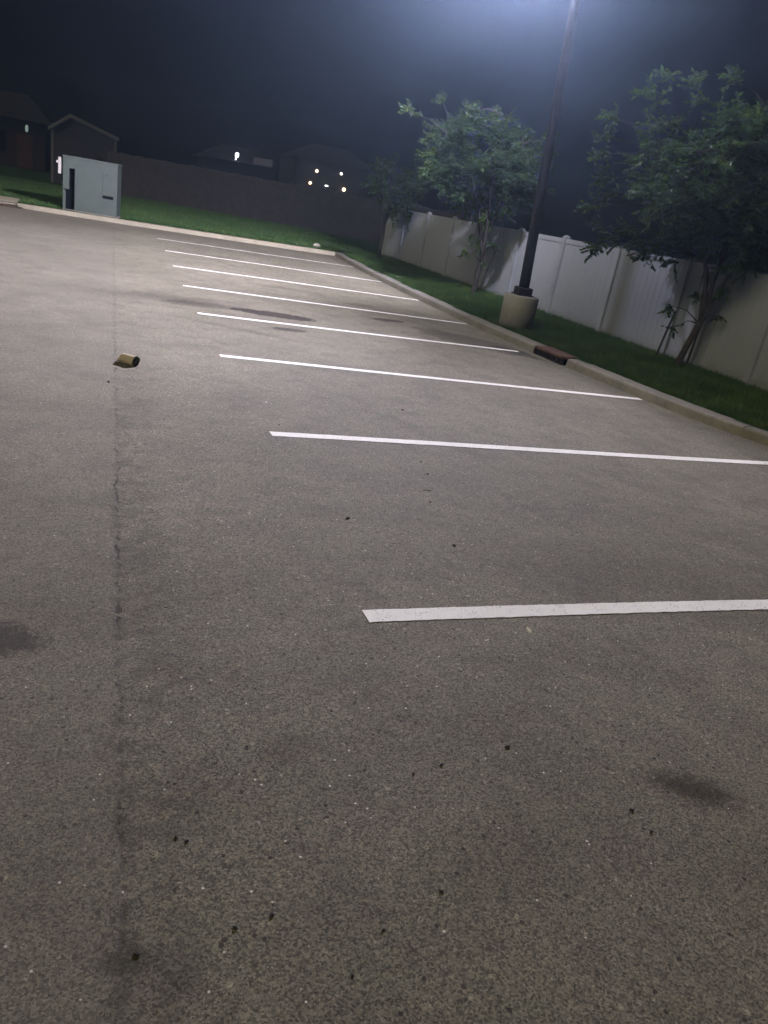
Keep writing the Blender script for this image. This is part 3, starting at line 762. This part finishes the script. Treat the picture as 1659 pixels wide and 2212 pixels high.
hl = thing('house', (-15.5, 60, .19), 'dark brown house with a dim porch light at the far left', 'house')
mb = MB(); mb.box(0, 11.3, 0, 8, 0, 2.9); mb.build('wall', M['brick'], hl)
mb = MB(); mb.add([(-.5,-.6,2.9),(11.8,-.6,2.9),(11.8,8.6,2.9),(-.5,8.6,2.9),(1.5,4,4.6),(10,4,4.6)], [(0,1,5,4),(1,2,5),(2,3,4,5),(3,0,4),(3,2,1,0)]); mb.build('roof', M['roof'], hl)
mb = MB(); mb.box(9.6, 10.55, -.06, -.005, .05, 2.1); mb.build('door', simple('brown_door', (.07, .03, .017), .6, .2, 3), hl)
mb = MB(); mb.box(7.9, 8.9, -.05, -.005, .9, 2.1); mb.build('window', M['glass'], hl)
mb = MB(); mb.lathe([(.05, 0), (.09, .08), (.09, .35), (.03, .42)], 12, (10.2, -.14, 2.25)); mb.build('porch_light', emit('porch_glow', (.75, .95, .85), .3), hl)
mb = MB(); mb.lathe([(.05, 0), (.07, .08), (.07, .3), (.03, .35)], 12, (8.35, -.14, 2.3)); mb.build('porch_light', emit('porch_glow_dim', (.6, .9, .75), .09), hl)

# far buildings with lit lamps
hb = thing('house', (8, 80, .19), 'distant dark house with one bright white wall light', 'house')
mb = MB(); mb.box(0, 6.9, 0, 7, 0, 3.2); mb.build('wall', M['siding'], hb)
mb = MB(); mb.add([(-.4,-.5,3.2),(7.3,-.5,3.2),(7.3,7.5,3.2),(-.4,7.5,3.2),(2.0,3.5,4.7),(5.6,3.5,4.7)], [(0,1,5,4),(1,2,5),(2,3,4,5),(3,0,4),(3,2,1,0)]); mb.build('roof', M['roof'], hb)
mb = MB(); mb.box(2.82, 3.08, -.85, -.55, 3.62, 3.95, b=.05); mb.tube([(2.95, -.55, 3.7), (2.95, -.2, 3.6), (2.95, .1, 3.25)], .03, 6); mb.build('wall_light', emit('wall_pack', (.9, .95, 1), 14), hb)
mb = MB(); mb.box(4.5, 6.35, -.75, -.6, 3.28, 3.9, b=.02); mb.build('lit_wall_patch', emit('lit_wall_glow', (.9, .8, .85), .045), hb)  # lit piece of wall: its light is put into a glowing panel
hc = thing('house', (16.5, 80, .19), 'distant dark house with several small warm lamps on its front', 'house')
mb = MB(); mb.box(0, 8.5, 0, 7, 0, 4.6); mb.build('wall', M['siding'], hc)
mb = MB(); mb.add([(-.4,-.4,4.6),(8.9,-.4,4.6),(8.9,7.4,4.6),(-.4,7.4,4.6),(2.5,3.5,6.3),(6,3.5,6.3)], [(0,1,5,4),(1,2,5),(2,3,4,5),(3,0,4),(3,2,1,0)]); mb.build('roof', M['roof'], hc)
for (x, z, w_, h_, c, s) in [(2.3, 3.72, .34, .34, (1, .72, .45), 9), (1.78, 2.55, .36, .34, (1, .6, .32), 9), (4.78, 3.88, .32, .28, (1, .92, .8), 8), (3.45, 2.55, .5, .12, (.95, 1, 1), 7), (5.25, 2.5, .42, .42, (1, .62, .35), 12)]:
    mb = MB(); mb.lathe([(w_*.12, -h_*.38), (w_*.34, -h_*.2), (w_*.38, 0), (w_*.3, h_*.22), (w_*.1, h_*.34)], 12, (x, -.3, z)); mb.tube([(x, -.28, z), (x, .02, z+.05)], .03, 6); mb.build('wall_light', emit('warm_lamp', c, s), hc)

# ------------------------------------------------------------------ night air
def haze_box():
    mb = MB(); mb.box(-45, 62, -6, 100, -1.3, 9.4)
    m = bpy.data.materials.new('night_mist'); m.use_nodes = True; nt = m.node_tree; nt.nodes.clear()
    v = nt.nodes.new('ShaderNodeVolumePrincipled'); o = nt.nodes.new('ShaderNodeOutputMaterial')
    v.inputs['Color'].default_value = (.52, .72, 1, 1); v.inputs['Density'].default_value = .0040; v.inputs['Anisotropy'].default_value = .9
    nt.links.new(v.outputs[0], o.inputs['Volume'])
    b = mb.build('haze', m); tag(b, 'thin night mist filling the air over the parking lot', 'haze', kind='stuff')
    return b
haze_box()

# ------------------------------------------------------------------ lights
ld = bpy.data.lights.new('lamp_light', 'POINT'); lo = bpy.data.objects.new('lamp_light', ld); col.objects.link(lo)
lo.location = LP; ld.energy = 1.0; ld.shadow_soft_size = .14; ld.color = (1, 1, 1)
ld.use_nodes = True; k = NT(ld.node_tree); em = [q for q in k.nt.nodes if q.type == 'EMISSION'][0]
nrm = k.n('ShaderNodeTexCoord').outputs['Normal']
dx, dy, dz = k.sep(nrm)
SG = 1.0
dx = k.m('MULTIPLY', dx, SG); dy = k.m('MULTIPLY', dy, SG); dz = k.m('MULTIPLY', dz, SG)
sn = k.m('SQRT', k.m('ADD', k.m('MULTIPLY', dx, dx), k.m('ADD', k.m('MULTIPLY', dy, dy), 1e-5)))
az = k.m('DIVIDE', k.m('ADD', k.m('MULTIPLY', dx, -.72), k.m('MULTIPLY', dy, .69)), sn)
A_ = k.m('ADD', k.m('ADD', .72, k.m('MULTIPLY', k.ss(az, -.40, .16), 1.35)), k.m('MULTIPLY', k.m('MAXIMUM', k.m('SUBTRACT', az, .1), 0), .95))
I_ = k.m('ADD', .09, k.m('MULTIPLY', A_, k.m('MULTIPLY', sn, sn)))
cutn = k.n('ShaderNodeMapRange', interpolation_type='SMOOTHSTEP'); k.put(cutn.inputs[0], k.m('MULTIPLY', dz, -1)); cutn.inputs[1].default_value = .04; cutn.inputs[2].default_value = .36
back = k.n('ShaderNodeMapRange', interpolation_type='SMOOTHSTEP'); k.put(back.inputs[0], k.m('MULTIPLY', dx, -1)); back.inputs[1].default_value = -.18; back.inputs[2].default_value = .0; back.inputs[3].default_value = .28; back.inputs[4].default_value = 1
st_ = k.m('MULTIPLY', k.m('MULTIPLY', I_, cutn.outputs[0]), back.outputs[0])
LAMP = 9800
k.put(em.inputs['Strength'], k.m('MULTIPLY', st_, LAMP)); em.inputs['Color'].default_value = (.99, .93, 1.14, 1)

sun = bpy.data.lights.new('fill_sun', 'SUN'); so = bpy.data.objects.new('fill_sun', sun); col.objects.link(so)
sun.energy = 1.1; sun.angle = R(28); sun.color = (1, .88, .56)  # added warm fill, stands in for unseen light from behind the camera
el = R(35)
so.rotation_euler = Vector((.70, .42, -.57)).to_track_quat('-Z', 'Y').to_euler(); so.location = (-5, -10, 20)

world = bpy.data.worlds.new('World'); sc.world = world; world.use_nodes = True
wn = world.node_tree; bg = wn.nodes['Background']
sky = wn.nodes.new('ShaderNodeTexSky'); sky.sky_type = 'NISHITA'; sky.sun_disc = False
sky.sun_elevation = el; sky.sun_rotation = R(239)
wn.links.new(sky.outputs[0], bg.inputs[0]); bg.inputs[1].default_value = .0004

# ------------------------------------------------------------------ render settings
sc.render.engine = 'CYCLES'; cy = sc.cycles
cy.use_denoising = True; cy.volume_bounces = 0; cy.max_bounces = 4; cy.diffuse_bounces = 3; cy.transparent_max_bounces = 8
cy.sample_clamp_indirect = 3
sc.view_settings.view_transform = 'Standard'; sc.view_settings.look = 'None'; sc.view_settings.exposure = 0; sc.view_settings.gamma = 1
sc.render.film_transparent = False
